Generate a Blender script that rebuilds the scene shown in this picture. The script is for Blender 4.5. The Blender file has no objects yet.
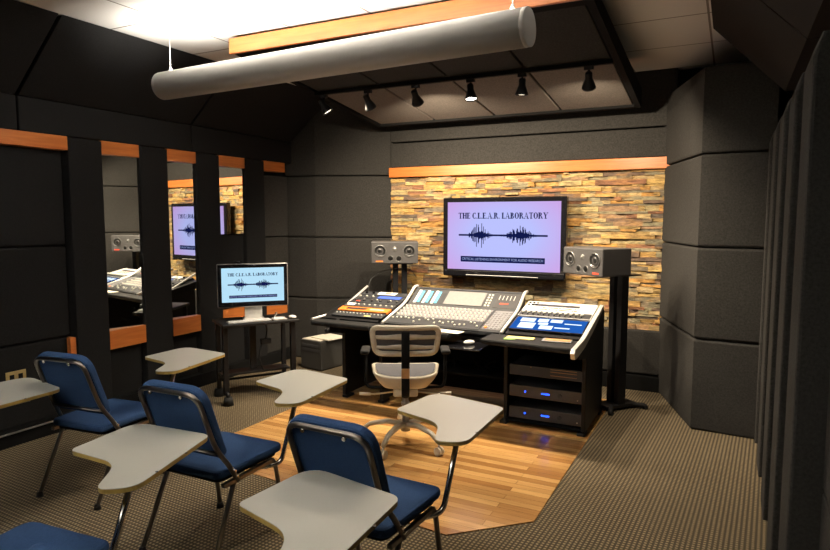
import bpy, bmesh, math, random
from mathutils import Vector, Matrix
R = math.radians
random.seed(7)
scene = bpy.context.scene
COL = scene.collection

# ------------------------------------------------------------------ camera, world, exposure
cam_d = bpy.data.cameras.new('camera'); cam_d.sensor_width = 36.0
cam_d.lens = 622 / 830 * 36.0; cam_d.clip_start = .05
cam = bpy.data.objects.new('camera', cam_d); COL.objects.link(cam)
PITCH = math.atan(57 / 622)
cam.location = (0, 0, 1.7); cam.rotation_euler = (math.pi / 2 - PITCH, 0, R(26.9))
scene.camera = cam
w = bpy.data.worlds.new('world'); scene.world = w; w.use_nodes = True
w.node_tree.nodes['Background'].inputs[0].default_value = (.8, .85, 1, 1)
w.node_tree.nodes['Background'].inputs[1].default_value = .02
vs = scene.view_settings
vs.view_transform = 'Standard'; vs.look = 'None'; vs.gamma = 1; vs.exposure = 0.0
vs.use_curve_mapping = False
WARM = (1.0, .82, .60)
TUBE_W = 95.0      # the front pendant's upward light
SPOT_W = 132.0     # each track head

# ------------------------------------------------------------------ materials
def nodes(name):
    m = bpy.data.materials.new(name); m.use_nodes = True
    nt = m.node_tree; b = nt.nodes['Principled BSDF']
    return m, nt, b
def N(nt, t, **kw):
    n = nt.nodes.new(t)
    for k, v in kw.items():
        if k in n.inputs: n.inputs[k].default_value = v
        else: setattr(n, k, v)
    return n
def mixc(nt, fac, a, b, blend='MIX'):
    n = nt.nodes.new('ShaderNodeMix'); n.data_type = 'RGBA'; n.blend_type = blend
    for s, v in ((n.inputs[0], fac), (n.inputs[6], a), (n.inputs[7], b)):
        if hasattr(v, 'is_output'): nt.links.new(v, s)
        else: s.default_value = v if not isinstance(v, tuple) or len(v) == 4 else (*v, 1)
    return n.outputs[2]
def objco(nt): return nt.nodes.new('ShaderNodeTexCoord').outputs['Object']
def bump(nt, b, h, strength=.3, dist=.002):
    n = N(nt, 'ShaderNodeBump', Strength=strength, Distance=dist)
    nt.links.new(h, n.inputs['Height']); nt.links.new(n.outputs[0], b.inputs['Normal'])
def mat(name, col, rough=.5, metal=0, spec=.5, var=.12, scale=40, bmp=0, coat=0):
    m, nt, b = nodes(name)
    no = N(nt, 'ShaderNodeTexNoise', Scale=scale, Detail=3)
    nt.links.new(objco(nt), no.inputs['Vector'])
    a = tuple(c * (1 - var) for c in col); c2 = tuple(min(1, c * (1 + var)) for c in col)
    nt.links.new(mixc(nt, no.outputs[0], a, c2), b.inputs['Base Color'])
    b.inputs['Roughness'].default_value = rough; b.inputs['Metallic'].default_value = metal
    b.inputs['Specular IOR Level'].default_value = spec; b.inputs['Coat Weight'].default_value = coat
    if bmp: bump(nt, b, no.outputs[0], bmp, .002)
    return m
def emis(name, col, st):
    m, nt, b = nodes(name)
    b.inputs['Base Color'].default_value = (0, 0, 0, 1)
    b.inputs['Emission Color'].default_value = (*col, 1); b.inputs['Emission Strength'].default_value = st
    b.inputs['Specular IOR Level'].default_value = 0
    return m
def fabric(name, col, scale=220, var=.35, bmp=.5):
    m, nt, b = nodes(name); co = objco(nt)
    no = N(nt, 'ShaderNodeTexNoise', Scale=scale, Detail=4, Roughness=.7); nt.links.new(co, no.inputs['Vector'])
    n2 = N(nt, 'ShaderNodeTexNoise', Scale=3, Detail=2); nt.links.new(co, n2.inputs['Vector'])
    c = mixc(nt, no.outputs[0], tuple(x * (1 - var) for x in col), tuple(x * (1 + var) for x in col))
    c = mixc(nt, .12, c, n2.outputs[0], 'MULTIPLY')
    nt.links.new(c, b.inputs['Base Color'])
    b.inputs['Roughness'].default_value = 1; b.inputs['Specular IOR Level'].default_value = .08
    bump(nt, b, no.outputs[0], bmp, .004)
    return m
M = {}
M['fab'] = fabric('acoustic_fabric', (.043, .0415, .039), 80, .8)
M['fab_dark'] = fabric('dark_acoustic_fabric', (.019, .019, .0195), 110, .6)
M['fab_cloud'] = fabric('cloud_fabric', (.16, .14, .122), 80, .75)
M['fab_slope'] = fabric('slope_fabric', (.035, .031, .029), 140, .4)
M['black'] = mat('black_frame', (.008, .008, .008), .9, spec=.1)
M['blackgl'] = mat('gloss_black', (.008, .008, .01), .12, coat=.6)
M['blackmet'] = mat('black_metal', (.009, .009, .010), .45, .0, spec=.35)
M['rubber'] = mat('black_rubber', (.010, .010, .010), .7, spec=.35)
M['chrome'] = mat('chrome', (.62, .6, .56), .16, 1.0, var=.05)
M['bronze'] = mat('dark_chrome', (.22, .2, .18), .28, 1.0, var=.1)
M['silver'] = mat('brushed_silver', (.72, .71, .68), .35, .35, var=.06)
M['alu'] = mat('aluminium', (.5, .5, .49), .35, .6)
M['tube'] = mat('grey_painted_tube', (.50, .49, .47), .6, var=.03, scale=8)
M['blue'] = fabric('blue_upholstery', (.033, .070, .165), 160, .4, .25)
M['cream'] = mat('cream_plastic', (.60, .55, .44), .42, var=.04)
M['white'] = mat('white_plastic', (.72, .72, .70), .35, var=.03)
M['paper'] = mat('paper', (.72, .68, .58), .8, var=.06)
M['greymesh'] = fabric('grey_seat_mesh', (.12, .12, .13), 300, .4)
M['laminate'] = mat('tablet_laminate', (.44, .44, .405), .36, var=.06, scale=300)
M['edge'] = mat('ply_edge', (.42, .29, .075), .5, var=.25, scale=60)
M['screw'] = mat('dark_rivet', (.05, .05, .05), .4, .8)
M['spk'] = mat('speaker_grey', (.06, .058, .058), .5, var=.12, scale=200, bmp=.1)
M['cone'] = mat('speaker_cone', (.014, .014, .014), .3, .1)
M['conering'] = mat('speaker_ring', (.26, .26, .25), .25, .6)
M['rackgrey'] = mat('rack_faceplate', (.075, .075, .078), .4, .4)
M['mixbody'] = mat('mixer_panel', (.06, .063, .068), .45, .3, var=.1)
M['mixdark'] = mat('mixer_dark', (.03, .032, .036), .5)
M['knob'] = mat('pale_knob', (.50, .50, .44), .4)
M['orange'] = mat('orange_panel', (.72, .2, .03), .45)
M['bluepanel'] = mat('blue_panel', (.05, .11, .5), .4)
M['red'] = mat('red_print', (.75, .07, .03), .5)
M['green'] = mat('green_card', (.25, .45, .1), .6)
M['yellow'] = mat('yellow_note', (.75, .65, .25), .7)
M['brown'] = mat('brown_patch', (.45, .25, .1), .5)
M['ivory'] = mat('ivory_plate', (.45, .34, .14), .5)
M['greybox'] = mat('computer_case', (.055, .055, .052), .5, .3)
M['blueled'] = emis('blue_led', (.01, .06, 1), 5)
M['amber'] = emis('amber_led', (1, .35, .05), 3)
M['bulb'] = emis('bulb', (1, .93, .8), 22)
M['bulbdim'] = emis('dim_bulb', (1, .85, .65), 3)
M['touch'] = emis('touchscreen_blue', (.015, .10, .42), 1.2)
M['touchw'] = emis('touchscreen_white', (.8, .93, 1), 1.4)
M['navy'] = emis('screen_navy', (.006, .01, .07), 1)
M['navytxt'] = emis('screen_caption', (.35, .42, .75), 1)
M['greybtn'] = mat('grey_buttons', (.2, .2, .21), .5)
M['cyanlab'] = mat('cyan_label', (.1, .45, .7), .5)

def wood(name, c1, c2, rough=.35, sc=(2, 30, 30)):
    m, nt, b = nodes(name)
    mp = N(nt, 'ShaderNodeMapping'); mp.inputs['Scale'].default_value = sc
    nt.links.new(objco(nt), mp.inputs[0])
    no = N(nt, 'ShaderNodeTexNoise', Scale=1.5, Detail=5, Distortion=.6); nt.links.new(mp.outputs[0], no.inputs['Vector'])
    nt.links.new(mixc(nt, no.outputs[0], c1, c2), b.inputs['Base Color'])
    b.inputs['Roughness'].default_value = rough
    return m
M['wood_x'] = wood('cherry_trim_x', (.42, .10, .018), (.72, .25, .06))
M['wood_y'] = wood('cherry_trim_y', (.42, .10, .018), (.72, .25, .06), sc=(30, 2, 30))

def mk_floorwood():
    m, nt, b = nodes('oak_strip_floor'); co = objco(nt)
    def br(c1, c2):
        n = N(nt, 'ShaderNodeTexBrick', Scale=1.0); n.offset = .37; n.offset_frequency = 2
        n.inputs['Brick Width'].default_value = .85; n.inputs['Row Height'].default_value = .06
        n.inputs['Mortar Size'].default_value = .0009; n.inputs['Bias'].default_value = 0
        n.inputs['Color1'].default_value = (*c1, 1); n.inputs['Color2'].default_value = (*c2, 1)
        n.inputs['Mortar'].default_value = (.12, .05, .015, 1); nt.links.new(co, n.inputs[0]); return n
    a = br((.40, .20, .065), (.76, .48, .19))
    mp = N(nt, 'ShaderNodeMapping'); mp.inputs['Scale'].default_value = (2.2, 34, 1); nt.links.new(co, mp.inputs[0])
    no = N(nt, 'ShaderNodeTexNoise', Scale=2, Detail=6, Distortion=.8); nt.links.new(mp.outputs[0], no.inputs['Vector'])
    n2 = N(nt, 'ShaderNodeTexNoise', Scale=1.7, Detail=2); nt.links.new(co, n2.inputs['Vector'])
    g = mixc(nt, no.outputs[0], (.55, .45, .36), (1.2, 1.15, 1.05))
    c = mixc(nt, .8, a.outputs[0], g, 'MULTIPLY')
    nt.links.new(c, b.inputs['Base Color']); b.inputs['Roughness'].default_value = .27
    b.inputs['Coat Weight'].default_value = .25; b.inputs['Coat Roughness'].default_value = .12
    return m
M['oak'] = mk_floorwood()

def mk_carpet():
    m, nt, b = nodes('woven_carpet'); co = objco(nt)
    mp = N(nt, 'ShaderNodeMapping'); mp.inputs['Rotation'].default_value = (0, 0, R(3)); nt.links.new(co, mp.inputs[0])
    sx = N(nt, 'ShaderNodeSeparateXYZ'); nt.links.new(mp.outputs[0], sx.inputs[0])
    def sine(o, per, ph=0.0):
        a = N(nt, 'ShaderNodeMath', operation='MULTIPLY_ADD'); nt.links.new(o, a.inputs[0])
        a.inputs[1].default_value = 2 * math.pi / per; a.inputs[2].default_value = ph
        s = N(nt, 'ShaderNodeMath', operation='SINE'); nt.links.new(a.outputs[0], s.inputs[0])
        r = N(nt, 'ShaderNodeMapRange'); r.inputs['From Min'].default_value = -.55; r.inputs['From Max'].default_value = .45
        nt.links.new(s.outputs[0], r.inputs['Value']); return r.outputs[0]
    p = N(nt, 'ShaderNodeMath', operation='MULTIPLY')
    nt.links.new(sine(sx.outputs[0], .0245), p.inputs[0]); nt.links.new(sine(sx.outputs[1], .0245), p.inputs[1])
    no = N(nt, 'ShaderNodeTexNoise', Scale=55, Detail=3); nt.links.new(co, no.inputs['Vector'])
    tan = mixc(nt, no.outputs[0], (.19, .145, .085), (.45, .36, .22))
    p2 = N(nt, 'ShaderNodeMath', operation='MULTIPLY_ADD'); nt.links.new(p.outputs[0], p2.inputs[0]); p2.inputs[1].default_value = .78; p2.inputs[2].default_value = .12
    c = mixc(nt, p2.outputs[0], (.045, .038, .03), tan)
    nt.links.new(c, b.inputs['Base Color']); b.inputs['Roughness'].default_value = 1
    b.inputs['Specular IOR Level'].default_value = .05
    bump(nt, b, p.outputs[0], .6, .004)
    return m
M['carpet'] = mk_carpet()

def mk_stone():
    m, nt, b = nodes('ledger_stone'); co = objco(nt)
    g = nt.nodes.new('ShaderNodeNewGeometry')
    cr = nt.nodes.new('ShaderNodeValToRGB'); nt.links.new(g.outputs['Random Per Island'], cr.inputs[0])
    cols = [(.12, .095, .075), (.36, .25, .10), (.46, .29, .10), (.22, .18, .12), (.46, .36, .17), (.20, .18, .12), (.46, .25, .07), (.30, .27, .17), (.50, .34, .12), (.27, .13, .07), (.48, .36, .18), (.16, .11, .08), (.40, .33, .17), (.34, .22, .13)]
    el = cr.color_ramp.elements; cr.color_ramp.interpolation = 'CONSTANT'
    while len(el) < len(cols): el.new(.5)
    for i, c in enumerate(cols): el[i].position = i / len(cols); el[i].color = (*c, 1)
    mp = N(nt, 'ShaderNodeMapping'); mp.inputs['Scale'].default_value = (1, 1, 4.5); nt.links.new(co, mp.inputs[0])
    no = N(nt, 'ShaderNodeTexNoise', Scale=11, Detail=9, Roughness=.78); nt.links.new(mp.outputs[0], no.inputs['Vector'])
    n2 = N(nt, 'ShaderNodeTexNoise', Scale=5, Detail=3); nt.links.new(mp.outputs[0], n2.inputs['Vector'])
    r2 = N(nt, 'ShaderNodeMapRange'); r2.inputs['From Min'].default_value = .48; r2.inputs['From Max'].default_value = .62
    nt.links.new(n2.outputs[0], r2.inputs['Value'])
    f2 = N(nt, 'ShaderNodeMath', operation='MULTIPLY'); nt.links.new(r2.outputs[0], f2.inputs[0]); f2.inputs[1].default_value = .35
    c = mixc(nt, f2.outputs[0], cr.outputs[0], (.52, .27, .06))
    k = N(nt, 'ShaderNodeMapRange'); k.inputs['From Min'].default_value = .36; k.inputs['From Max'].default_value = .64
    nt.links.new(no.outputs[0], k.inputs['Value'])
    c = mixc(nt, .85, c, mixc(nt, k.outputs[0], (.22, .21, .22), (1.65, 1.6, 1.5)), 'MULTIPLY')
    nt.links.new(c, b.inputs['Base Color']); b.inputs['Roughness'].default_value = .75
    bump(nt, b, no.outputs[0], 1.0, .014)
    return m
M['stone'] = mk_stone()

def mk_ceiling():
    m, nt, b = nodes('ceiling_tile'); co = objco(nt)
    mp = N(nt, 'ShaderNodeMapping'); mp.inputs['Location'].default_value = (3.65, -3.24, 0); nt.links.new(co, mp.inputs[0])
    n = N(nt, 'ShaderNodeTexBrick', Scale=1.0); n.offset = 0; n.offset_frequency = 1
    n.inputs['Brick Width'].default_value = .69; n.inputs['Row Height'].default_value = .80
    n.inputs['Mortar Size'].default_value = .008; n.inputs['Color1'].default_value = (.72, .71, .69, 1)
    n.inputs['Color2'].default_value = (.76, .75, .73, 1); n.inputs['Mortar'].default_value = (.22, .2, .18, 1)
    nt.links.new(mp.outputs[0], n.inputs[0])
    no = N(nt, 'ShaderNodeTexNoise', Scale=150, Detail=2); nt.links.new(co, no.inputs['Vector'])
    nt.links.new(mixc(nt, .25, n.outputs[0], no.outputs[0], 'SOFT_LIGHT'), b.inputs['Base Color'])
    b.inputs['Roughness'].default_value = .95; return m
M['ceiling'] = mk_ceiling()

m, nt, b = nodes('mirror_glass'); b.inputs['Base Color'].default_value = (.82, .84, .82, 1)
b.inputs['Metallic'].default_value = 1; b.inputs['Roughness'].default_value = .015; M['mirror'] = m

def mk_screen(name, mid, edge, st):
    m, nt, b = nodes(name); b.inputs['Base Color'].default_value = (0, 0, 0, 1)
    g = N(nt, 'ShaderNodeTexGradient'); g.gradient_type = 'SPHERICAL'
    mp = N(nt, 'ShaderNodeMapping'); mp.inputs['Scale'].default_value = (1.15, 1, 1.7); nt.links.new(objco(nt), mp.inputs[0])
    nt.links.new(mp.outputs[0], g.inputs[0])
    r = N(nt, 'ShaderNodeMapRange'); r.inputs['From Min'].default_value = .05; r.inputs['From Max'].default_value = .6
    nt.links.new(g.outputs[1], r.inputs['Value'])
    nt.links.new(mixc(nt, r.outputs[0], edge, mid), b.inputs['Emission Color']); b.inputs['Emission Strength'].default_value = st
    b.inputs['Roughness'].default_value = .2; b.inputs['Specular IOR Level'].default_value = .15
    return m
M['tvscreen'] = mk_screen('tv_picture', (.50, .54, 1.0), (.62, .38, .80), 1.0)
M['dispscreen'] = mk_screen('monitor_picture', (.50, .80, 1.0), (.42, .74, .98), .95)

# ------------------------------------------------------------------ mesh builder
class MB:
    def __init__(s): s.bm = bmesh.new()
    def _add(s, t, mtx=None, smooth=False):
        if mtx is not None: bmesh.ops.transform(t, matrix=mtx, verts=t.verts)
        if smooth:
            for f in t.faces: f.smooth = True
        me = bpy.data.meshes.new('t'); t.to_mesh(me); t.free(); s.bm.from_mesh(me); bpy.data.meshes.remove(me); return s
    def box(s, x0, x1, y0, y1, z0, z1, bev=0, mtx=None, seg=2):
        t = bmesh.new(); bmesh.ops.create_cube(t, size=1)
        for v in t.verts:
            v.co = Vector(((x0 + x1) / 2 + v.co.x * (x1 - x0), (y0 + y1) / 2 + v.co.y * (y1 - y0), (z0 + z1) / 2 + v.co.z * (z1 - z0)))
        if bev: bmesh.ops.bevel(t, geom=t.edges[:], offset=bev, segments=seg, affect='EDGES', profile=.5)
        return s._add(t, mtx)
    def prism(s, pts, h0, h1, axis='z', bev=0, mtx=None):
        """extrude a 2-D outline; axis z: (x,y), axis x: (y,z), axis y: (x,z)"""
        t = bmesh.new()
        def P(p, h): return {'z': (p[0], p[1], h), 'x': (h, p[0], p[1]), 'y': (p[0], h, p[1])}[axis]
        a = [t.verts.new(P(p, h0)) for p in pts]; c = [t.verts.new(P(p, h1)) for p in pts]
        t.faces.new(a[::-1]); t.faces.new(c); n = len(pts)
        for i in range(n): t.faces.new((a[i], a[(i + 1) % n], c[(i + 1) % n], c[i]))
        bmesh.ops.recalc_face_normals(t, faces=t.faces[:])
        if bev:
            ed = [e for e in t.edges if (e.verts[0] in a) == (e.verts[1] in a)]
            bmesh.ops.bevel(t, geom=ed, offset=bev, segments=2, affect='EDGES', profile=.5)
        return s._add(t, mtx)
    def cyl(s, p0, p1, r0, r1=None, seg=20, cap=True):
        p0, p1 = Vector(p0), Vector(p1); d = p1 - p0; t = bmesh.new()
        bmesh.ops.create_cone(t, cap_ends=cap, segments=seg, radius1=r0, radius2=r0 if r1 is None else r1, depth=d.length)
        mx = Matrix.Translation((p0 + p1) / 2) @ d.to_track_quat('Z', 'Y').to_matrix().to_4x4()
        for f in t.faces: f.smooth = len(f.verts) == 4
        return s._add(t, mx)
    def sph(s, c, r, sc=(1, 1, 1), seg=16, mtx=None):
        t = bmesh.new(); bmesh.ops.create_uvsphere(t, u_segments=seg, v_segments=seg // 2, radius=r)
        mx = Matrix.Translation(c) @ Matrix.Diagonal((*sc, 1))
        return s._add(t, mx if mtx is None else mtx @ mx, True)
    def tube(s, pts, r, seg=10, closed=False, bend=0, flat=(1, 1)):
        pts = [Vector(p) for p in pts]
        if bend:
            q = [pts[0]] if not closed else []
            n = len(pts)
            for i in (range(n) if closed else range(1, n - 1)):
                a, c, d = pts[i - 1], pts[i], pts[(i + 1) % n]
                k = min(bend, (a - c).length * .48, (d - c).length * .48)
                u = c + (a - c).normalized() * k; v = c + (d - c).normalized() * k
                for j in range(7):
                    f = j / 6; q.append(u * (1 - f) ** 2 + c * 2 * f * (1 - f) + v * f * f)
            if not closed: q.append(pts[-1])
            pts = q
        t = bmesh.new(); rings = []; n = len(pts); up = None
        for i, p in enumerate(pts):
            if closed: d = (pts[(i + 1) % n] - pts[i - 1]).normalized()
            else: d = (pts[min(i + 1, n - 1)] - pts[max(i - 1, 0)]).normalized()
            if up is None: up = Vector((0, 0, 1)) if abs(d.z) < .9 else Vector((1, 0, 0))
            x = d.cross(up)
            if x.length < 1e-4: x = d.cross(Vector((0, 1, 0)))
            x.normalize(); up = x.cross(d).normalized()
            if isinstance(r, (list, tuple)):
                f = i / (n - 1) * (len(r) - 1) if n > 1 else 0; k0 = min(int(f), len(r) - 2); rr = r[k0] + (r[k0 + 1] - r[k0]) * (f - k0)
            else: rr = r
            rings.append([t.verts.new(p + x * math.cos(2 * math.pi * k / seg) * rr * flat[0] + up * math.sin(2 * math.pi * k / seg) * rr * flat[1]) for k in range(seg)])
        m_ = n if closed else n - 1
        for i in range(m_):
            A, B = rings[i], rings[(i + 1) % n]
            for k in range(seg):
                f = t.faces.new((A[k], A[(k + 1) % seg], B[(k + 1) % seg], B[k])); f.smooth = True
        if not closed: t.faces.new(rings[0][::-1]); t.faces.new(rings[-1])
        bmesh.ops.recalc_face_normals(t, faces=t.faces[:])
        return s._add(t)
    def lathe(s, prof, seg=24, mtx=None):
        t = bmesh.new(); rings = [[t.verts.new((r * math.cos(2 * math.pi * k / seg), r * math.sin(2 * math.pi * k / seg), z)) for k in range(seg)] for r, z in prof]
        for A, B in zip(rings, rings[1:]):
            for k in range(seg): t.faces.new((A[k], A[(k + 1) % seg], B[(k + 1) % seg], B[k])).smooth = True
        t.faces.new(rings[0][::-1]); t.faces.new(rings[-1])
        bmesh.ops.remove_doubles(t, verts=t.verts, dist=1e-6)
        bmesh.ops.recalc_face_normals(t, faces=t.faces[:])
        return s._add(t, mtx)
    def poly(s, pts):
        s.bm.faces.new([s.bm.verts.new(p) for p in pts]); return s
    def obj(s, name, m, parent=None, loc=None, rot=None):
        me = bpy.data.meshes.new(name); s.bm.to_mesh(me); s.bm.free(); me.materials.append(M[m] if isinstance(m, str) else m)
        o = bpy.data.objects.new(name, me); COL.objects.link(o)
        if parent: o.parent = parent
        if loc: o.location = loc
        if rot: o.rotation_euler = rot
        return o
def tag(o, label, cat, group=None):
    o['label'] = label; o['category'] = cat
    if group: o['group'] = group
    return o
def thing(name, label, cat, loc=(0, 0, 0), rz=0, group=None):
    o = bpy.data.objects.new(name, None); COL.objects.link(o); o.empty_display_size = .1
    o.location = loc; o.rotation_euler = (0, 0, R(rz)); return tag(o, label, cat, group)
def struct(name, mb, m, label=None, **k):
    o = mb.obj(name, m, **k); o['kind'] = 'structure'
    if label: o['label'] = label; o['category'] = name.split('_')[0]
    return o
def copy_tree(o, parent=None):
    c = o.copy(); COL.objects.link(c)
    if parent: c.parent = parent
    for ch in list(o.children): copy_tree(ch, c)
    return c
def roundpoly(pts, rads, seg=6):
    out = []; n = len(pts)
    for i in range(n):
        a, c, d = Vector(pts[i - 1]), Vector(pts[i]), Vector(pts[(i + 1) % n]); k = rads[i] if isinstance(rads, (list, tuple)) else rads
        k = min(k, (a - c).length * .49, (d - c).length * .49)
        u = c + (a - c).normalized() * k; v = c + (d - c).normalized() * k
        for j in range(seg + 1):
            f = j / seg; q = u * (1 - f) ** 2 + c * 2 * f * (1 - f) + v * f * f; out.append((q.x, q.y))
    return out

# ------------------------------------------------------------------ room shell
CZ = 3.1; YB = 6.45; YF = -2.6; XL = -4.82; XR = .325; BW = .14
struct('floor', MB().box(-5.3, .9, YF - .1, 7.0, -.1, 0), 'carpet', 'brown and tan woven carpet floor')
oak_pts = [(-.92, 5.9), (-.92, 3.29), (-1.30, 2.93), (-2.9, 3.1), (-3.44, 3.6), (-3.44, 5.9)]
struct('floor_inlay', MB().prism(oak_pts[::-1], -.002, .006), 'oak', 'golden oak strip floor inlay')
struct('ceiling', MB().box(-5.3, .9, YF - .1, 7.0, CZ, CZ + .1), 'ceiling', 'white tiled ceiling')
struct('wall_left', MB().box(-5.1, XL - .06, YF, 7.0, 0, CZ), 'fab_dark', 'black left wall')
struct('wall_right', MB().box(XR + .06, .7, YF, 7.0, 0, CZ), 'fab_dark', 'black right wall')
struct('wall_front', MB().box(-5.3, .9, YF - .1, YF, 0, CZ), 'fab_dark', 'dark wall behind the viewer')
struct('wall_back', MB().box(-5.1, .7, YB + .1, 7.0, 0, CZ), 'fab_dark', 'dark wall behind the stone')

# stone cladding: one surface of stacked ledger strips
mb = MB(); z = .60; rnd = random.Random(3)
while z < 2.17:
    h = min(rnd.choice((rnd.uniform(.02, .035), rnd.uniform(.035, .058))), 2.175 - z)
    x = -3.585
    while x < -.52:
        l = rnd.choice((rnd.uniform(.05, .14), rnd.uniform(.12, .30), rnd.uniform(.12, .40))); x1 = min(x + l, -.5)
        d = rnd.uniform(0, .034)
        y0 = YB + .01 - d
        t = bmesh.new(); bmesh.ops.create_cube(t, size=1)
        for v in t.verts:
            jx = rnd.uniform(-.002, .002); jz = rnd.uniform(-.0025, .0015)
            v.co = Vector(((x + x1) / 2 + v.co.x * (x1 - x) + jx, (y0 + YB + .1) / 2 + v.co.y * (YB + .1 - y0) + (rnd.uniform(-.006, .006) if v.co.y < 0 else 0), z + h / 2 + v.co.z * h + jz))
        bmesh.ops.subdivide_edges(t, edges=t.edges[:], cuts=1)
        for v in t.verts:
            if v.co.y < YB + .03: v.co.y += rnd.uniform(-.004, .004)
        me = bpy.data.meshes.new('t'); t.to_mesh(me); t.free(); mb.bm.from_mesh(me); bpy.data.meshes.remove(me)
        x = x1
    z += h
struct('wall_stone', mb, 'stone', 'golden brown stacked stone wall panel')
struct('trim_1', MB().box(-3.585, -.54, YB - .06, YB + .02, 2.17, 2.28, .004), 'wood_x', 'orange wood trim above the stone')
struct('trim_2', MB().box(-3.585, -.5, YB - .02, YB + .1, 2.285, 2.56, .012).box(-3.585, -.5, YB - .02, YB + .1, 2.575, CZ, .012), 'fab', 'grey fabric panels above the stone')
struct('trim_3', MB().box(-3.585, -.5, YB - .06, YB + .1, .165, .60, .015), 'fab', 'grey fabric panel below the stone')
struct('baseboard_back', MB().box(-3.7, -.45, YB - .08, YB + .1, 0, .15, .004), 'black', 'black baseboard')

# left wall: posts, recessed bays, header, sill
bays = [(2.55, 3.22), (3.52, 3.89), (4.20, 4.55), (4.86, 5.24), (5.55, 5.92)]
posts = [(3.22, 3.52), (3.89, 4.20), (4.55, 4.86), (5.24, 5.55)]
PX = -4.72
mb = MB()
for a, c in posts + [(2.2, 2.55), (1.2, 1.5), (.2, .5), (-.8, -.5), (-1.8, -1.5)]: mb.box(XL - .06, PX, a, c, .0, 2.34, .012)
struct('trim_4', mb, 'fab_dark', 'black fabric posts along the left wall')
mb = MB()
ys = [YF, -.5, 1.1, 2.84, 4.5, 6.4]
for a, c in zip(ys, ys[1:]): mb.box(XL - .06, PX, a + .006, c - .006, 2.345, 2.60, .01)
struct('trim_5', mb, 'fab_dark', 'black fabric header above the left wall bays')
mb = MB()
for a, c in zip(ys, ys[1:]):
    mb.prism([(PX, 2.605), (-4.17, CZ - .005), (-4.9, CZ - .005), (-4.9, 2.605)], a + .012, c - .012, 'y', .006)
struct('trim_6', mb, 'fab_dark', 'black sloped fabric panels along the left ceiling edge')
mb = MB()
mb.box(XL - .06, PX + .01, YF, 6.3, 0, .13, .004)
struct('baseboard_left', mb, 'black', 'black baseboard of the left wall')
tag(MB().tube([(PX + .03, .8, .11), (PX + .03, 3.0, .11)], .007).obj('conduit', 'alu'), 'thin metal conduit along the bottom of the left wall', 'conduit')
# wood strips above and below each bay
mb = MB()
for i, (a, c) in enumerate(bays): mb.box(XL - .02, PX - .004, a, c, 2.235, 2.345, .003)
struct('trim_7', mb, 'wood_y', 'orange wood strips above the left wall bays')
mb = MB()
for i, (a, c) in enumerate(bays[1:]): mb.box(XL - .02, PX - .004, a, c, .57, .73, .003)
mb.box(XL - .02, PX - .02, 3.17, 3.22, .57, .73)
struct('trim_8', mb, 'wood_y', 'orange wood strips below the left wall bays')
# fabric infill of the bays
mb = MB(); mb2 = MB()
for z0, z1 in ((.0, .735), (.745, 1.475), (1.485, 2.23)): mb.box(XL - .05, XL + .035, 2.56, 3.205, z0, z1, .012)
for z0, z1 in ((.0, .735), (.745, 1.475), (1.485, 2.19)): mb2.box(XL - .05, XL + .05, 5.56, 6.02, z0, z1, .012)
for a, c in bays[1:4]: mb.box(XL - .05, XL + .03, a, c, .0, .57, .008)
mb.box(XL - .05, XL + .05, 4.86, 5.24, .73, 1.515, .01)
struct('trim_9', mb, 'fab_dark', 'black fabric panels set in the left wall bays')
struct('trim_13', mb2, 'fab', 'grey fabric panels of the farthest left wall bay')
mlab = ['tall narrow wall mirror nearest the viewer, reflecting a grey loudspeaker and the desk',
        'tall narrow wall mirror in the middle bay, reflecting the television edge and hanging cables',
        'shorter narrow wall mirror above the computer monitor, reflecting the television corner']
for i, ((a, c), an, z0) in enumerate(zip(bays[1:4], (-6.9, -5.3, -6.5), (.73, .73, 1.53))):
    hw = (c - a) / 2 - .004
    o = tag(MB().box(-.004, .004, -hw, hw, z0, 2.232).obj('wall_mirror', 'mirror', loc=(XL + .045, (a + c) / 2, 0), rot=(0, 0, R(an))), mlab[i], 'mirror')
o = tag(MB().box(-.006, 0, -.075, .075, -.055, .055, .003).obj('outlet_plate', 'ivory', loc=(PX - .055, 2.75, .495)), 'ivory outlet plate low on the left wall', 'outlet')
sk = MB()
for q in (-.032, .032): sk.box(-.001, .003, q - .017, q + .017, -.03, .03, .002)
sk.obj('socket', 'black', o)
o.rotation_euler = (0, 0, 0)

# right wall: posts with stepped tops, infill, sloped bulkhead
rposts = [(5.24, 5.55), (4.55, 4.86), (3.89, 4.20), (3.22, 3.52), (2.55, 2.86), (1.2, 1.5), (.2, .5), (-.8, -.5), (-1.8, -1.5)]
mb = MB()
for a, c in rposts:
    mb.prism([(.225, 0), (.225, 2.25), (.25, 2.33), (XR + .07, 2.33), (XR + .07, 0)], a, c, 'y', .012)
struct('trim_10', mb, 'fab', 'grey fabric posts along the right wall')
mb = MB(); bn = sorted(rposts)
for (a, c), (e, f) in zip(bn, bn[1:]):
    for z0, z1 in ((.0, .735), (.745, 1.475), (1.485, 2.3)): mb.box(XR, XR + .07, c, e, z0, z1, .01)
struct('trim_11', mb, 'fab', 'fabric infill panels of the right wall')
mb = MB(); ysr = [YF, -.9, .7, 2.3, 3.78, 5.24]
for a, c in zip(ysr, ysr[1:]): mb.prism([(-.18, CZ - .005), (.30, 2.60), (.40, 2.60), (.40, CZ - .005)], a + .006, c - .006, 'y', .005)
struct('trim_12', mb, 'fab_slope', 'dark sloped fabric panels along the right ceiling edge')

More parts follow.
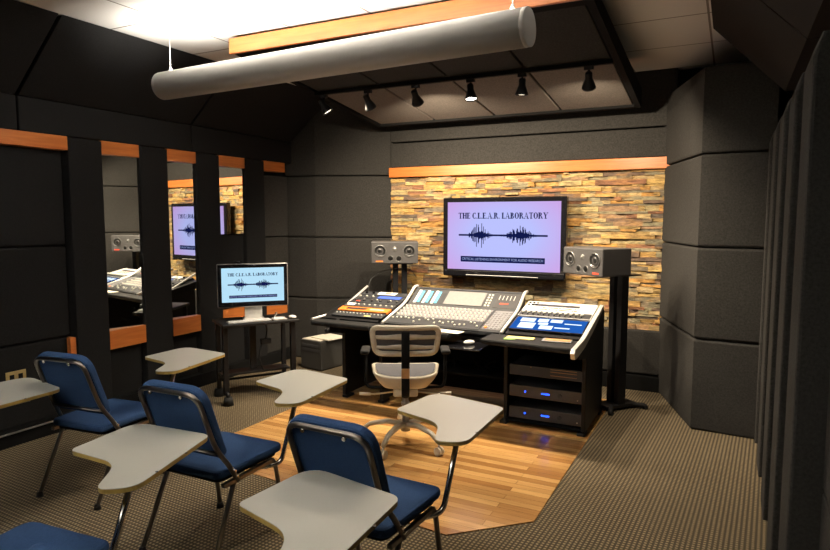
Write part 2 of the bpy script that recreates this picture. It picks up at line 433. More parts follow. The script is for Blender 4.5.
# corner traps: four stacked tiers each
tiers = [(0, .735), (.745, 1.465), (1.475, 2.19), (2.20, 2.80)]
nm = ['bottom tier', 'second tier from the floor', 'third tier from the floor', 'top tier']
for (z0, z1), n_ in zip(tiers, nm):
    tag(MB().prism([(-3.575, 6.54), (-3.575, 6.462), (-4.40, 6.07), (-4.81, 6.03), (-4.81, 6.54)], z0, z1 if z1 < 2.5 else 3.05, 'z', .018).obj('bass_trap', 'fab'),
        'grey fabric corner trap left of the stone wall, ' + n_, 'acoustic panel')
    tag(MB().prism([(-.61, 6.5), (-.23, 5.37), (.27, 5.33), (.27, 6.5)], z0, z1 if z1 < 2.5 else 2.86, 'z', .018).obj('bass_trap', 'fab'),
        'grey fabric corner trap right of the stone wall, ' + n_, 'acoustic panel')

# ------------------------------------------------------------------ ceiling cloud
def cz(y): return 2.97 - .125 * (y - 3.78)      # underside of the cloud
cloud = thing('ceiling_cloud', 'large tilted acoustic cloud with orange wood fascia hanging below the ceiling', 'ceiling cloud', (-2.12, 3.78, 2.97))
def cl(mb, name, m):
    o = mb.obj(name, m, cloud); o.matrix_parent_inverse = Matrix.Translation((2.12, -3.78, -2.97)); return o
X0, X1, Y0, Y1 = -3.50, -.77, 3.78, 6.02
fr = MB()
fr.prism([(Y0, cz(Y0)), (Y1, cz(Y1)), (Y1, cz(Y1) + .16), (Y0, cz(Y0) + .085)], X0, X0 + .05, 'x')
fr.prism([(Y0, cz(Y0)), (Y1, cz(Y1)), (Y1, cz(Y1) + .16), (Y0, cz(Y0) + .085)], X1 - .05, X1, 'x')
fr.prism([(Y1 - .07, cz(Y1)), (Y1, cz(Y1) - .0), (Y1, cz(Y1) + .16), (Y1 - .07, cz(Y1) + .16)], X0 + .05, X1 - .05, 'x')
fr.prism([(Y0, cz(Y0)), (Y0 + .09, cz(Y0 + .09)), (Y0 + .09, cz(Y0) + .09), (Y0, cz(Y0) + .09)], X0 + .05, X1 - .05, 'x')
cl(fr, 'frame', 'black')
cl(MB().prism([(Y0, cz(Y0) + .085), (Y1, cz(Y1) + .16), (Y1, cz(Y1) + .17), (Y0, cz(Y0) + .095)], X0, X1, 'x'), 'top_board', 'black')
cl(MB().box(X0 - .01, X1 + .01, Y0 - .03, Y0 - .003, cz(Y0) - .01, cz(Y0) + .105, .003), 'wood_fascia', 'wood_x')
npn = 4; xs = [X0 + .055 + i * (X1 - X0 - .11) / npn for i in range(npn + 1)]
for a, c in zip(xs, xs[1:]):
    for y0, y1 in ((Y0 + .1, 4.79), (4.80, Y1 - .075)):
        cl(MB().prism([(y0, cz(y0) + .012), (y1, cz(y1) + .012), (y1, cz(y1) + .06), (y0, cz(y0) + .06)], a + .010, c - .010, 'x', .008), 'fabric_panel', 'fab_cloud' if y0 > 4.7 else 'fab')  # shade in front of the track is painted in as a darker fabric
for x in (-3.30, -2.50, -1.70, -.95):
    cl(MB().box(x - .035, x + .035, Y0 + .10, Y0 + .16, cz(Y0) + .09, CZ - .003, .003), 'bracket', 'black')

# track and heads
YT = 4.80; ZT = cz(YT)
track = tag(MB().box(-3.46, -.82, YT - .018, YT + .018, ZT - .022, ZT + .010, .002).obj('light_track', 'black'), 'black track rail crossing under the acoustic cloud', 'light track')
def spot(x, aim, label, lit):
    t = thing('track_spotlight', label, 'spotlight', (x, YT, ZT - .022), 0, 'track spotlights under the cloud')
    MB().box(-.035, .035, -.016, .016, -.03, 0, .003).cyl((0, 0, -.03), (0, 0, -.08), .009).obj('adapter', 'blackmet', t)
    d = Vector(aim).normalized(); p = Vector((0, 0, -.095))
    q = Matrix.Translation(p) @ (-d).to_track_quat('Z', 'Y').to_matrix().to_4x4()
    MB().lathe([(.001, .055), (.023, .055), (.027, .045), (.027, .005), (.038, -.025), (.050, -.058), (.053, -.072), (.047, -.072), (.042, -.055), (.001, -.050)], 24, q).obj('lamp_head', 'blackmet', t)
    MB().lathe([(.001, -.056), (.041, -.057), (.041, -.064), (.022, -.067), (.001, -.068)], 20, q).obj('bulb', 'bulb' if lit else 'bulbdim', t)
    ld = bpy.data.lights.new('spot_beam', 'SPOT'); ld.energy = SPOT_W; ld.color = WARM; ld.spot_size = R(142); ld.spot_blend = .6; ld.shadow_soft_size = .018
    lo = bpy.data.objects.new('spot_beam', ld); COL.objects.link(lo); lo.parent = t
    lo.location = p + d * .085; lo.rotation_euler = d.to_track_quat('-Z', 'Y').to_euler()
spot(-3.37, (.42, .25, -.75), 'track spotlight at the left end of the rail, beside the left corner trap', False)
spot(-2.90, (.10, .62, -.85), 'second track spotlight from the left end of the rail', False)
spot(-2.43, (-.05, .75, -.75), 'third track spotlight from the left, turned to the stone wall', False)
spot(-1.93, (.12, -.10, -.9), 'brightly lit track spotlight turned toward the viewer', True)
spot(-1.50, (-.05, .05, -.8), 'second track spotlight from the right end of the rail', False)
spot(-.99, (-.12, .72, -.8), 'track spotlight at the right end of the rail', False)

# tubular pendants (uplights)
def pendant(y, label, rz=0, W=TUBE_W):
    t = thing('tubular_pendant', label, 'pendant light', (-2.40, y, 2.68), rz, 'tubular pendant lights')
    r = .100; seg = 40; bm_ = bmesh.new(); L0, L1 = -1.43, 1.43; a0 = R(55)
    th = [math.pi / 2 + a0 / 2 + i * (2 * math.pi - a0) / seg for i in range(seg + 1)]
    ring = []
    for X_, rr in ((L0 + .02, r), (L1 - .02, r), (L1 - .02, r - .006), (L0 + .02, r - .006)):
        ring.append([bm_.verts.new((X_, rr * math.cos(a), rr * math.sin(a))) for a in th])
    for i in range(seg):
        for A, B in ((0, 1), (1, 2), (2, 3), (3, 0)):
            f = bm_.faces.new((ring[A][i], ring[A][i + 1], ring[B][i + 1], ring[B][i])); f.smooth = A in (0, 2)
    for e in (0, seg): bm_.faces.new([ring[k][e] for k in range(4)])
    bmesh.ops.recalc_face_normals(bm_, faces=bm_.faces[:])
    b_ = MB(); b_.bm.free(); b_.bm = bm_; b_.obj('housing', 'tube', t)
    for X_, s in ((L0, 1), (L1, -1)):
        MB().cyl((X_ - .004 * s, 0, 0), (X_ + .025 * s, 0, 0), r - .001, r - .001, 40).obj('end_cap', 'tube', t)
        sw = MB().cyl((X_ + .09 * s, 0, r - .002), (X_ + .09 * s, 0, r + .03), .014, .006, 12).cyl((X_ + .09 * s, 0, r + .03), (X_ + .09 * s, 0, CZ - 2.682), .0022, seg=6).cyl((X_ + .09 * s, 0, CZ - 2.688), (X_ + .09 * s, 0, CZ - 2.681), .025, seg=16)
        sw.obj('suspension_wire', 'white', t)
    MB().box(L0 + .05, L1 - .05, -.03, .03, .015, .04, .004).obj('lamp_strip', emis('fluorescent', (1, .9, .75), 3), t)
    ld = bpy.data.lights.new('uplight', 'AREA'); ld.shape = 'RECTANGLE'; ld.size = 2.7; ld.size_y = .07; ld.energy = W; ld.color = (1, .93, .82)
    lo = bpy.data.objects.new('uplight', ld); COL.objects.link(lo); lo.parent = t; lo.location = (0, 0, .05); lo.rotation_euler = (math.pi, 0, 0)
    return t
pendant(3.30, 'long grey tubular pendant light hanging in front of the acoustic cloud', -3.5)
pendant(.2, 'added unseen tubular pendant as fill light over the seating, above the viewer', 0, 130)  # unseen pendant added to brighten the seating
pendant(-1.6, 'added unseen tubular pendant as fill light at the rear of the room', 0, 100)  # another unseen pendant, added as fill from behind the camera

# ------------------------------------------------------------------ glyphs for the slide title (serif capitals, unit height)
def glyph_quads(ch):
    k, t = .25, .10      # thick stem, thin stroke
    def rc(x0, x1, y0, y1): return [(x0, y0), (x1, y0), (x1, y1), (x0, y1)]
    def arc(cx, cy, rx, ry, a0, a1, n=9):
        o = []
        for i in range(n):
            a, c = R(a0 + (a1 - a0) * i / n), R(a0 + (a1 - a0) * (i + 1) / n)
            def P(th, ins):
                wd = t + (k - t) * abs(math.cos(th))
                return (cx + (rx - ins * wd) * math.cos(th), cy + (ry - ins * t) * math.sin(th))
            o.append([P(a, 0), P(c, 0), P(c, 1), P(a, 1)])
        return o
    def serif(x, y): return rc(x - .07, x + k + .07, y, y + t)
    def stem(x): return [rc(x, x + k, 0, 1), serif(x, 0), serif(x, 1 - t)]
    if ch == 'T': return [rc(.27, .47, 0, 1), serif(.27, 0), rc(0, .74, 1 - t, 1), rc(0, .05, .75, 1), rc(.69, .74, .75, 1)], .78
    if ch == 'H': return stem(.07) + stem(.57) + [rc(.27, .57, .48, .48 + t)], .88
    if ch == 'E': return stem(.07) + [rc(.07, .65, 0, t), rc(.07, .62, 1 - t, 1), rc(.27, .5, .48, .54), rc(.6, .65, 0, .27), rc(.57, .62, .75, 1), rc(.46, .5, .38, .64)], .72
    if ch == 'L': return stem(.07) + [rc(.07, .62, 0, t), rc(.57, .62, 0, .3)], .68
    if ch == 'C': return arc(.42, .5, .4, .51, 50, 310, 12) + [rc(.64, .69, .7, 1), rc(.64, .69, .03, .25)], .78
    if ch == 'O': return arc(.42, .5, .4, .51, 0, 360, 18), .86
    if ch == '.': return [rc(.04, .2, 0, .16)], .27
    if ch == 'A': return [[(.0 + .08, 0), (.14, 0), (.42, .95), (.38, 1.0)], [(.36, 1.02), (.44, 1.02), (.82, 0), (.6, 0)], rc(.2, .6, .3, .36), rc(0, .24, 0, t), rc(.5, .9, 0, t)], .92
    if ch == 'R': return stem(.07) + arc(.35, .74, .3, .26, -90, 90, 7) + [rc(.2, .36, .94, 1), rc(.2, .36, .48, .54), [(.36, .5), (.54, .5), (.84, 0), (.62, 0)]], .88
    if ch == 'B': return stem(.07) + arc(.34, .75, .27, .25, -90, 90, 7) + arc(.36, .26, .32, .27, -90, 90, 7) + [rc(.2, .36, .94, 1), rc(.2, .36, .48, .54), rc(.2, .38, 0, .06)], .78
    if ch == 'Y': return [rc(.33, .53, 0, .5), serif(.33, 0), [(.08, 1), (.3, 1), (.53, .48), (.33, .42)], [(.74, 1), (.8, 1), (.53, .46), (.46, .5)], rc(0, .38, 1 - t, 1), rc(.62, .9, 1 - t, 1)], .92
    return [], .34
def title(mb, text, width, h, zc, y):
    tot = sum(glyph_quads(c)[1] for c in text); sx = width / tot; x = -width / 2
    for c in text:
        q, adv = glyph_quads(c)
        for poly in q: mb.poly([(x + px * sx, y, zc - h / 2 + pz * h) for px, pz in poly])
        x += adv * sx
def text_mesh(name, body, width, h, m, parent, loc, rot=(math.pi / 2, 0, 0), depth=0):
    cu = bpy.data.curves.new(name, 'FONT'); cu.body = body; cu.align_x = 'CENTER'; cu.align_y = 'CENTER'; cu.size = 1; cu.extrude = depth
    tmp = bpy.data.objects.new(name, cu); COL.objects.link(tmp); dg = bpy.context.evaluated_depsgraph_get(); dg.update()
    me = bpy.data.meshes.new_from_object(tmp.evaluated_get(dg)); COL.objects.unlink(tmp); bpy.data.objects.remove(tmp)
    xs_ = [v.co.x for v in me.vertices]; ys_ = [v.co.y for v in me.vertices]
    sx = width / (max(xs_) - min(xs_)); sy = h / (max(ys_) - min(ys_))
    for v in me.vertices: v.co.x *= sx; v.co.y *= sy
    me.materials.clear(); me.materials.append(M[m]); o = bpy.data.objects.new(name, me); COL.objects.link(o)
    o.parent = parent; o.location = loc; o.rotation_euler = rot; return o
def slide(parent, W, H, y, zc=0):
    mb = MB(); title(mb, 'THE C.L.E.A.R. LABORATORY', W * .815, H * .088, zc + H * .305, y - .0015); mb.obj('title_text', 'navy', parent)
    mb = MB(); r = random.Random(11); n = 150
    for i in range(n):
        f = i / n; x = (-.405 + .81 * f) * W
        a = .012 + .95 * math.exp(-((f - .24) / .085) ** 2) + .75 * math.exp(-((f - .70) / .11) ** 2) + .2 * math.exp(-((f - .45) / .2) ** 2) * .15
        a *= r.uniform(.2, 1) ** 1.2; u = max(.010, a * .20) * H; d = max(.009, a * r.uniform(.7, 1.1) * .21) * H
        mb.poly([(x, y - .0015, zc - .005 - d + H * .02), (x + W * .0060, y - .0015, zc - .005 - d + H * .02), (x + W * .0060, y - .0015, zc + u + H * .02), (x, y - .0015, zc + u + H * .02)])
    mb.obj('waveform', 'navy', parent)
    mb = MB(); mb.poly([(-.385 * W, y - .0015, zc - .385 * H), (.385 * W, y - .0015, zc - .385 * H), (.385 * W, y - .0015, zc - .30 * H), (-.385 * W, y - .0015, zc - .30 * H)]); mb.obj('caption_banner', 'navy', parent)
    text_mesh('caption_text', 'CRITICAL LISTENING ENVIRONMENT FOR AUDIO RESEARCH', W * .74, H * .036, 'navytxt', parent, (0, y - .003, zc - .3425 * H))

# television
tv = thing('television', 'large wall television showing a lavender slide with a waveform, on the stone wall', 'television', (-2.155, 6.30, 1.50))
TW, TH = 1.36, .84
MB().box(-TW / 2, TW / 2, -.03, .05, -TH / 2, TH / 2, .012).obj('housing', 'blackgl', tv)
MB().box(-TW / 2 + .01, TW / 2 - .01, -.038, -.02, -TH / 2 - .012, -TH / 2 + .06, .012).obj('lower_bezel', 'blackgl', tv)
MB().box(-.4, .4, -.041, -.036, -TH / 2 + .004, -TH / 2 + .010, .001).obj('chrome_line', 'silver', tv)
MB().box(-.25, .25, .05, .114, -.2, .2, .005).obj('wall_bracket', 'blackmet', tv)
sc_ = MB().poly([(-.622, 0, -.36), (.622, 0, -.36), (.622, 0, .365), (-.622, 0, .365)]).obj('screen', 'tvscreen', tv, loc=(0, -.0315, .005))
slide(tv, 1.21, .72, -.0315, .005)

# ------------------------------------------------------------------ loudspeakers and stands
def speaker(loc, rz, label):
    t = thing('loudspeaker', label, 'loudspeaker', loc, rz, 'studio monitors'); W, H, D = .50, .235, .32
    MB().box(-W / 2, W / 2, 0, D, 0, H, .010, seg=3).obj('cabinet', 'spk', t)
    def ring(x, z, r, nm='woofer'):
        q = Matrix.Translation((x, 0, z)) @ Matrix.Rotation(math.pi / 2, 4, 'X')
        o = MB().lathe([(.001, .004), (r * .25, .006), (r * .36, .003), (r * .42, -.001), (r * .8, .002), (r * .86, .006), (r * .93, .004), (r * .95, 0), (r * .95, -.004), (.001, -.004)], 32, q).obj(nm, 'cone', t)
        MB().lathe([(r * .93, -.001), (r * .93, .007), (r * .98, .009), (r * 1.03, .006), (r * 1.04, -.001)], 32, q).obj('trim_ring', 'conering', o)
    ring(-.155, .135, .062); ring(.155, .135, .062)
    q = Matrix.Translation((0, 0, .155)) @ Matrix.Rotation(math.pi / 2, 4, 'X')
    MB().lathe([(.001, .008), (.010, .007), (.015, .002), (.022, .003), (.026, .001), (.026, -.003), (.001, -.003)], 24, q).obj('tweeter', 'conering', t)
    for x in (-.045, .045):
        q = Matrix.Translation((x, 0, .055)) @ Matrix.Rotation(math.pi / 2, 4, 'X')
        o = MB().lathe([(.001, .001), (.026, .001), (.027, -.003), (.001, -.003)], 20, q).obj('port', 'black', t)
        MB().lathe([(.026, -.001), (.027, .004), (.030, .003), (.031, -.001)], 20, q).obj('trim_ring', 'conering', o)
    x0 = -.20 if 'left' in label else .13
    MB().box(x0, x0 + .075, -.0025, .002, .018, .032).obj('maker_badge', 'red' if 'left' not in label else 'orange', t)
def stand(loc, rz, h, label):
    t = thing('speaker_stand', label, 'speaker stand', loc, rz, 'speaker stands')
    MB().box(-.14, .14, -.12, .12, h - .012, h, .002).obj('top_plate', 'blackmet', t)
    for x in (-.048, .048):
        MB().box(x - .03, x + .03, -.04, .04, .03, h - .012, .006).obj('column', 'blackmet', t)
    MB().box(-.09, .09, -.17, .17, .022, .05, .006).obj('base_plate', 'blackmet', t)
    for sx in (-1, 1):
        for sy in (-1, 1):
            MB().tube([(sx * .05, sy * .1, .035), (sx * .15, sy * .2, .032), (sx * .155, sy * .205, 0.0)], .022, 8, bend=.02).obj('foot', 'rubber', t)
# stands first, cabinets rest on them
stand((-3.22, 5.98, 0), 30, 1.215, 'black twin-column stand left of the television, behind the console')
speaker((-3.185, 5.80, 1.215), 29, 'grey horizontal loudspeaker left of the television')
stand((-.865, 5.70, 0), -37, 1.21, 'black twin-column stand beside the right corner trap')
speaker((-1.135, 5.42, 1.21), -37, 'grey horizontal loudspeaker right of the television, overlapping its corner')
tag(MB().tube([(-3.46, 5.72, .80), (-3.50, 5.78, 1.02), (-3.40, 5.86, 1.12), (-3.24, 5.9, 1.15), (-3.12, 6.02, 1.16), (-3.08, 6.1, 1.05)], .0035, 6, bend=.1).obj('speaker_cable', 'greybox'), 'pale cable looping below the left loudspeaker', 'cable')

# ------------------------------------------------------------------ desk
desk = thing('studio_desk', 'wide black studio desk with silver rails and padded front armrest', 'desk', (-2.2, 4.95, 0))
def dk(mb, name, m, parent=None):
    o = mb.obj(name, m, parent or desk)
    if parent is None or parent == desk: o.matrix_parent_inverse = Matrix.Translation((2.2, -4.95, 0))
    return o
def wz(y): return .765 + (y - 4.75) * .24
LW = (-3.44, -2.80); CW = (-2.76, -1.66); RW = (-1.62, -.95)
# pedestals
dk(MB().prism([(4.80, 0.03), (5.50, 0.03), (5.52, .90), (5.46, .92), (4.75, .76), (4.52, .70), (4.52, .67), (4.80, .62)], RW[1] - .035, RW[1] - .003, 'x', .004), 'side_panel', 'blackmet')
dk(MB().prism([(4.86, 0.03), (5.50, 0.03), (5.50, .93), (5.44, .95), (4.75, .76), (4.58, .70), (4.58, .67), (4.86, .62)], LW[0] + .20, LW[0] + .235, 'x', .004), 'side_panel', 'blackmet')
dk(MB().box(RW[0] - .01, RW[0] + .02, 4.84, 5.45, .03, .70, .003), 'divider_panel', 'blackmet')
dk(MB().box(LW[1] - .02, LW[1] + .01, 4.84, 5.45, .03, .70, .003), 'divider_panel', 'blackmet')
dk(MB().box(LW[0] + .22, RW[1] - .03, 5.46, 5.49, .06, .90, .003), 'back_panel', 'black')
dk(MB().box(RW[0] + .02, RW[1] - .035, 4.82, 5.45, .03, .045, .002), 'rack_floor', 'black')
dk(MB().box(LW[1] + .01, RW[0] - .01, 5.05, 5.45, .30, .325, .003), 'middle_shelf', 'black')
for x, y in ((RW[1] - .03, 4.83), (RW[0], 4.86), (RW[1] - .03, 5.45), (LW[0] + .24, 4.9), (LW[1] - .01, 4.9)):
    dk(MB().box(x - .03, x + .03, y - .06, y + .06, 0.0065 if x > -3.2 else .0065, .03, .003), 'foot', 'rubber')
# wing decks (under the gear) and centre well
for (a, c), dz in ((LW, .0), (RW, 0)):
    yb = 5.44
    dk(MB().prism([(4.78, wz(4.78) - .004), (yb, wz(yb) - .004), (yb, wz(yb) - .10), (4.78, wz(4.78) - .07)], a + .012, c - .012, 'x', .003), 'wing_deck', 'blackmet')
dk(MB().prism([(4.86, .70), (5.44, .812), (5.44, .75), (4.86, .64)], CW[0], CW[1], 'x', .003), 'centre_deck', 'blackmet')
# armrests
def arm(x0, x1, y0a, y0b, r):
    pts = roundpoly([(x0, y0a), (x1, y0b), (x1, 4.77), (x0, 4.77)], [.07 if r < 0 else .015, .07 if r > 0 else .015, .01, .01])
    return MB().prism(pts, .715, .760, 'z', .014)
dk(arm(-3.45, -2.79, 4.62, 4.60, -1), 'armrest', 'rubber')
dk(arm(-2.79, -2.02, 4.60, 4.58, 0), 'armrest', 'rubber')
dk(arm(-1.72, -.985, 4.52, 4.45, 1), 'armrest', 'rubber')
dk(MB().box(-2.02, -1.72, 4.50, 4.86, .655, .672, .004), 'mouse_tray', 'blackgl')
# silver rails
def rail(xa, xb, prof, r=.013, nm='rail'):
    n = len(prof); dk(MB().tube([(xa + (xb - xa) * i / (n - 1), y, z) for i, (y, z) in enumerate(prof)], r, 10, bend=.06, flat=(1, 1)), nm, 'silver')
rail(-3.44, -3.32, [(4.66, .765), (5.00, .785), (5.08, .83), (5.46, 1.00)], .012)
dk(MB().prism([(4.40, .77), (4.37, .74), (4.39, .695), (4.45, .69), (4.72, .72), (5.02, .79), (5.47, .92), (5.47, .955), (4.93, .84), (4.80, .81), (4.68, .79)], -.985, -.95, 'x', .006), 'end_rail', 'silver')
# left rack wing gear sits on the deck
def gear(name, label, cat, xa, xb, ya, yb, m, th=.022, lift=.004, group=None):
    t = thing(name, label, cat, ((xa + xb) / 2, (ya + yb) / 2, wz((ya + yb) / 2) + lift), 0, group)
    t.rotation_euler = (math.atan(.24), 0, 0); w2 = (xb - xa) / 2; l2 = (yb - ya) / 2 / math.cos(math.atan(.24))
    MB().box(-w2, w2, -l2, l2, 0, th, .003).obj('faceplate', m, t); return t, w2, l2, th
rg = random.Random(5)
def knobs(t, n, x0, x1, y, z, r=.011, h=.016, m='knob', nm='knob'):
    for i in range(n):
        x = x0 + (x1 - x0) * i / max(1, n - 1); MB().cyl((x, y, z), (x, y, z + h), r, r * .8, 12).obj(nm, m, t)
G = 'outboard units in the left wing of the desk'
t, w2, l2, th = gear('outboard_processor', 'long orange faced audio unit in the left wing of the desk', 'audio unit', -3.33, -2.79, 4.93, 5.02, 'orange', group=G)
MB().box(-w2 * .7, w2 * .1, -l2 * .4, l2 * .4, th, th + .003).obj('display_window', 'mixdark', t); MB().box(w2 * .25, w2 * .8, -l2 * .4, l2 * .2, th, th + .003).obj('button_strip', 'knob', t)
t, w2, l2, th = gear('patch_strip', 'black patch strip nearest the armrest in the left wing', 'audio unit', -3.33, -2.79, 4.82, 4.92, 'mixdark', .012, group=G)
knobs(t, 14, -w2 * .9, w2 * .9, .01, th, .008, .008, nm='jack'); MB().box(w2 * .3, w2 * .55, -l2 * .8, -l2 * .4, th, th + .003).obj('label_strip', 'yellow', t)
t, w2, l2, th = gear('outboard_processor', 'grey audio unit with a row of pale buttons behind the orange one', 'audio unit', -3.33, -2.79, 5.03, 5.12, 'rackgrey', group=G)
knobs(t, 9, -w2 * .9, w2 * .9, 0, th, .011, .01); MB().box(-w2 * .9, -w2 * .6, -l2 * .6, l2 * .6, th, th + .004).obj('white_label', 'white', t)
t, w2, l2, th = gear('outboard_processor', 'dark audio unit with knobs and a red mark in the left wing', 'audio unit', -3.33, -2.79, 5.13, 5.23, 'mixdark', group=G)
knobs(t, 6, -w2 * .8, w2 * .9, 0, th, .016, .018, 'rackgrey'); MB().box(-w2 * .75, -w2 * .6, -l2 * .5, -l2 * .2, th, th + .003).obj('red_mark', 'red', t)
knobs(t, 3, -w2 * .5, w2 * .6, .02, th, .01, .014, 'knob', 'push_button')
t, w2, l2, th = gear('outboard_processor', 'audio unit with a blue display in the left wing', 'audio unit', -3.33, -2.79, 5.24, 5.33, 'mixdark', group=G)
MB().box(-.02, w2 * .85, -l2 * .8, l2 * .7, th, th + .004).obj('blue_display', 'bluepanel', t); knobs(t, 3, -w2 * .85, -w2 * .3, 0, th, .012, .014)
t, w2, l2, th = gear('outboard_processor', 'farthest audio unit of the left wing with a white label', 'audio unit', -3.33, -2.79, 5.34, 5.43, 'mixdark', group=G)
MB().box(-.08, w2 * .45, -l2 * .7, l2 * .8, th, th + .004).obj('white_label', 'white', t); MB().box(-.0, w2 * .25, -l2 * .2, l2 * .3, th + .004, th + .006).obj('red_print', 'red', t)
knobs(t, 2, -w2 * .8, -w2 * .5, 0, th, .014, .02, 'black')

# mixing console in the centre
mix = thing('mixing_console', 'large grey mixing console with rows of knobs and a flat screen, centre of the desk', 'mixing console', (-2.195, 4.80, .765))
W2 = .545
s1 = math.atan(.12 / .44); s2 = math.atan(.13 / .21)
MB().prism([(0, 0), (.44, .12), (.64, .25), (.68, .25), (.68, .06), (.0, -.03)], -W2, W2, 'x', .004).obj('body', 'mixbody', mix)
def on1(v, u, h=0): return (u, v * math.cos(s1) - h * math.sin(s1), v * math.sin(s1) + h * math.cos(s1))
def on2(v, u, h=0): return (u, .44 + v * math.cos(s2) - h * math.sin(s2), .12 + v * math.sin(s2) + h * math.cos(s2))
for sx in (-1, 1):
    MB().tube([(sx * (W2 + .012), -.03, 0), (sx * (W2 + .012), .42, .13), (sx * (W2 + .012), .62, .265), (sx * (W2 + .012), .69, .265)], .014, 10, bend=.08).obj('side_rail', 'silver', mix)
R1 = Matrix.Rotation(s1, 4, 'X'); R2 = Matrix.Translation((0, .44, .12)) @ Matrix.Rotation(s2, 4, 'X')
MB().box(-W2 + .01, W2 - .20, .012, .165, .001, .006, .002, mtx=R1).obj('fader_bed', 'mixdark', mix)
MB().box(W2 - .19, W2 - .01, .02, .43, .001, .005, .002, mtx=R1).obj('master_section', 'rackgrey', mix)
MB().box(-W2, W2, .232, .252, -.01, .012, .003, mtx=R2).obj('meter_bridge_cap', 'mixdark', mix)
kb = None; fb = None; n = 22
for i in range(n):
    u = -W2 + .03 + i * (2 * W2 - .26) / (n - 1)
    p = on1(.09 + rg.uniform(-.045, .045), u, .006)
    if fb is None:
        fb = MB().box(-.007, .007, -.011, .011, 0, .012, .002).obj('fader_cap', 'knob', mix, loc=p, rot=(s1, 0, 0))
    else:
        c = fb.copy(); COL.objects.link(c); c.location = p
    for j in range(4):
        p = on1(.20 + j * .063, u, 0)
        if kb is None: kb = MB().lathe([(.001, 0), (.010, 0), (.010, .004), (.008, .006), (.007, .019), (.001, .02)], 10).obj('knob', 'knob', mix, loc=p, rot=(s1, 0, 0))
        else: c = kb.copy(); COL.objects.link(c); c.location = p
# button pattern between the knobs belongs to the panel
mb = MB()
for i in range(n):
    u = -W2 + .03 + i * (2 * W2 - .26) / (n - 1) + .018
    for j in range(6): mb.box(u - .005, u + .005, .18 + j * .04, .192 + j * .04, 0, .006, mtx=R1)
mb.box(-W2 + .02, W2 - .21, .175, .435, .0, .0012, mtx=R1)
mb.obj('button_field', 'greybtn', mix)
mb = MB()
for i in range(5):
    for j in range(9): mb.box(W2 - .175 + i * .033, W2 - .155 + i * .033, .05 + j * .04, .07 + j * .04, .004, .012, .002, mtx=R1)
mb.box(W2 - .18, W2 - .02, .04, .42, .004, .006, mtx=R1); mb.obj('master_buttons', 'greybtn', mix)
MB().cyl(on1(.06, W2 - .15, .004), on1(.06, W2 - .15, .016), .014).obj('orange_button', 'orange', mix)
for i in range(3):
    u = -W2 + .05 + i * .09
    MB().box(u, u + .028, .02, .21, .001, .006, .001, mtx=R2).obj('meter_strip', 'white', mix)
    MB().box(u + .036, u + .062, .03, .20, .001, .006, .001, mtx=R2).obj('blue_meter', 'cyanlab', mix)
MB().box(-.235, -.19, .02, .22, .001, .004, mtx=R2).obj('dark_panel', 'mixdark', mix)
MB().box(-.18, .20, .02, .215, .001, .010, .003, mtx=R2).obj('flat_screen', mat('matte_screen', (.20, .20, .195), .5), mix)
mb = MB()
for i in range(2):
    for j in range(5): mb.box(.222 + i * .03, .24 + i * .03, .03 + j * .038, .052 + j * .038, .001, .008, .002, mtx=R2)
mb.obj('button_field', 'knob', mix)
MB().box(.31, W2 - .02, .02, .215, .001, .006, .002, mtx=R2).obj('output_panel', 'rackgrey', mix)
MB().box(.36, .44, .07, .085, .006, .008, mtx=R2).obj('red_mark', 'red', mix)
mb = MB()
for i in range(5): mb.box(.335 + i * .035, .340 + i * .035, .13, .19, .006, .009, mtx=R2)
mb.obj('scale_marks', 'silver', mix)

# right wing
t, w2, l2, th = gear('monitor_controller', 'white faced audio controller with red print and a knob row, rear of right wing', 'audio unit', -1.60, -.99, 5.10, 5.43, 'white', .025)
MB().box(-w2 * .8, w2 * .55, l2 * .35, l2 * .62, th, th + .003).obj('grey_strip', 'rackgrey', t)
mb = MB(); rr_ = random.Random(2)
for j in range(2):
    for i in range(12):
        u = -w2 * .5 + i * w2 * .085 + rr_.uniform(-.01, .01); mb.box(u, u + rr_.uniform(.015, .03), l2 * (.12 - j * .24), l2 * (.22 - j * .24), th, th + .002)
mb.obj('red_print', 'red', t)
MB().box(-w2 * .98, w2 * .98, -l2 * .98, -l2 * .35, th, th + .003).obj('knob_strip', 'rackgrey', t)
knobs(t, 12, -w2 * .88, w2 * .75, -l2 * .65, th + .003, .016, .018, 'knob')
knobs(t, 12, -w2 * .88, w2 * .75, -l2 * .85, th + .003, .007, .008, 'black', 'push_button')
mb = MB()
for i in range(3):
    for j in range(2): mb.box(-w2 * .95 + i * .035, -w2 * .95 + i * .035 + .022, l2 * (.42 + j * .28), l2 * (.56 + j * .28), th, th + .004)
mb.obj('black_key', 'black', t)
t, w2, l2, th = gear('touchscreen', 'glowing blue and white touchscreen in the right wing of the desk', 'touchscreen', -1.60, -.99, 4.83, 5.09, 'blackgl', .016)
MB().box(-w2 * .96, w2 * .96, -l2 * .92, l2 * .92, th, th + .001).obj('screen', 'touch', t)
for i, (x0, x1, y0, y1) in enumerate(((-.82, -.42, .25, .8), (-.78, -.35, -.75, .1), (-.34, -.06, .3, .8), (-.2, .15, -.75, -.2), (0, .32, .35, .8), (-.28, -.02, -.1, .2))):
    MB().box(w2 * x0, w2 * x1, l2 * y0, l2 * y1, th + .001, th + .0018).obj('screen_window', 'touchw', t)
MB().box(w2 * .2, w2 * .6, -l2 * .5, -l2 * .35, th + .001, th + .0018).obj('text_line', 'touchw', t)
MB().box(w2 * .4, w2 * .85, l2 * .2, l2 * .32, th + .001, th + .0018).obj('text_line', 'touchw', t)
tag(MB().box(-.11, .11, -.045, .045, 0, .006, .001).obj('notepad', 'yellow', loc=(-1.44, 4.66, .7605), rot=(0, 0, R(4))), 'yellow notepad lying on the right armrest of the desk', 'notepad')
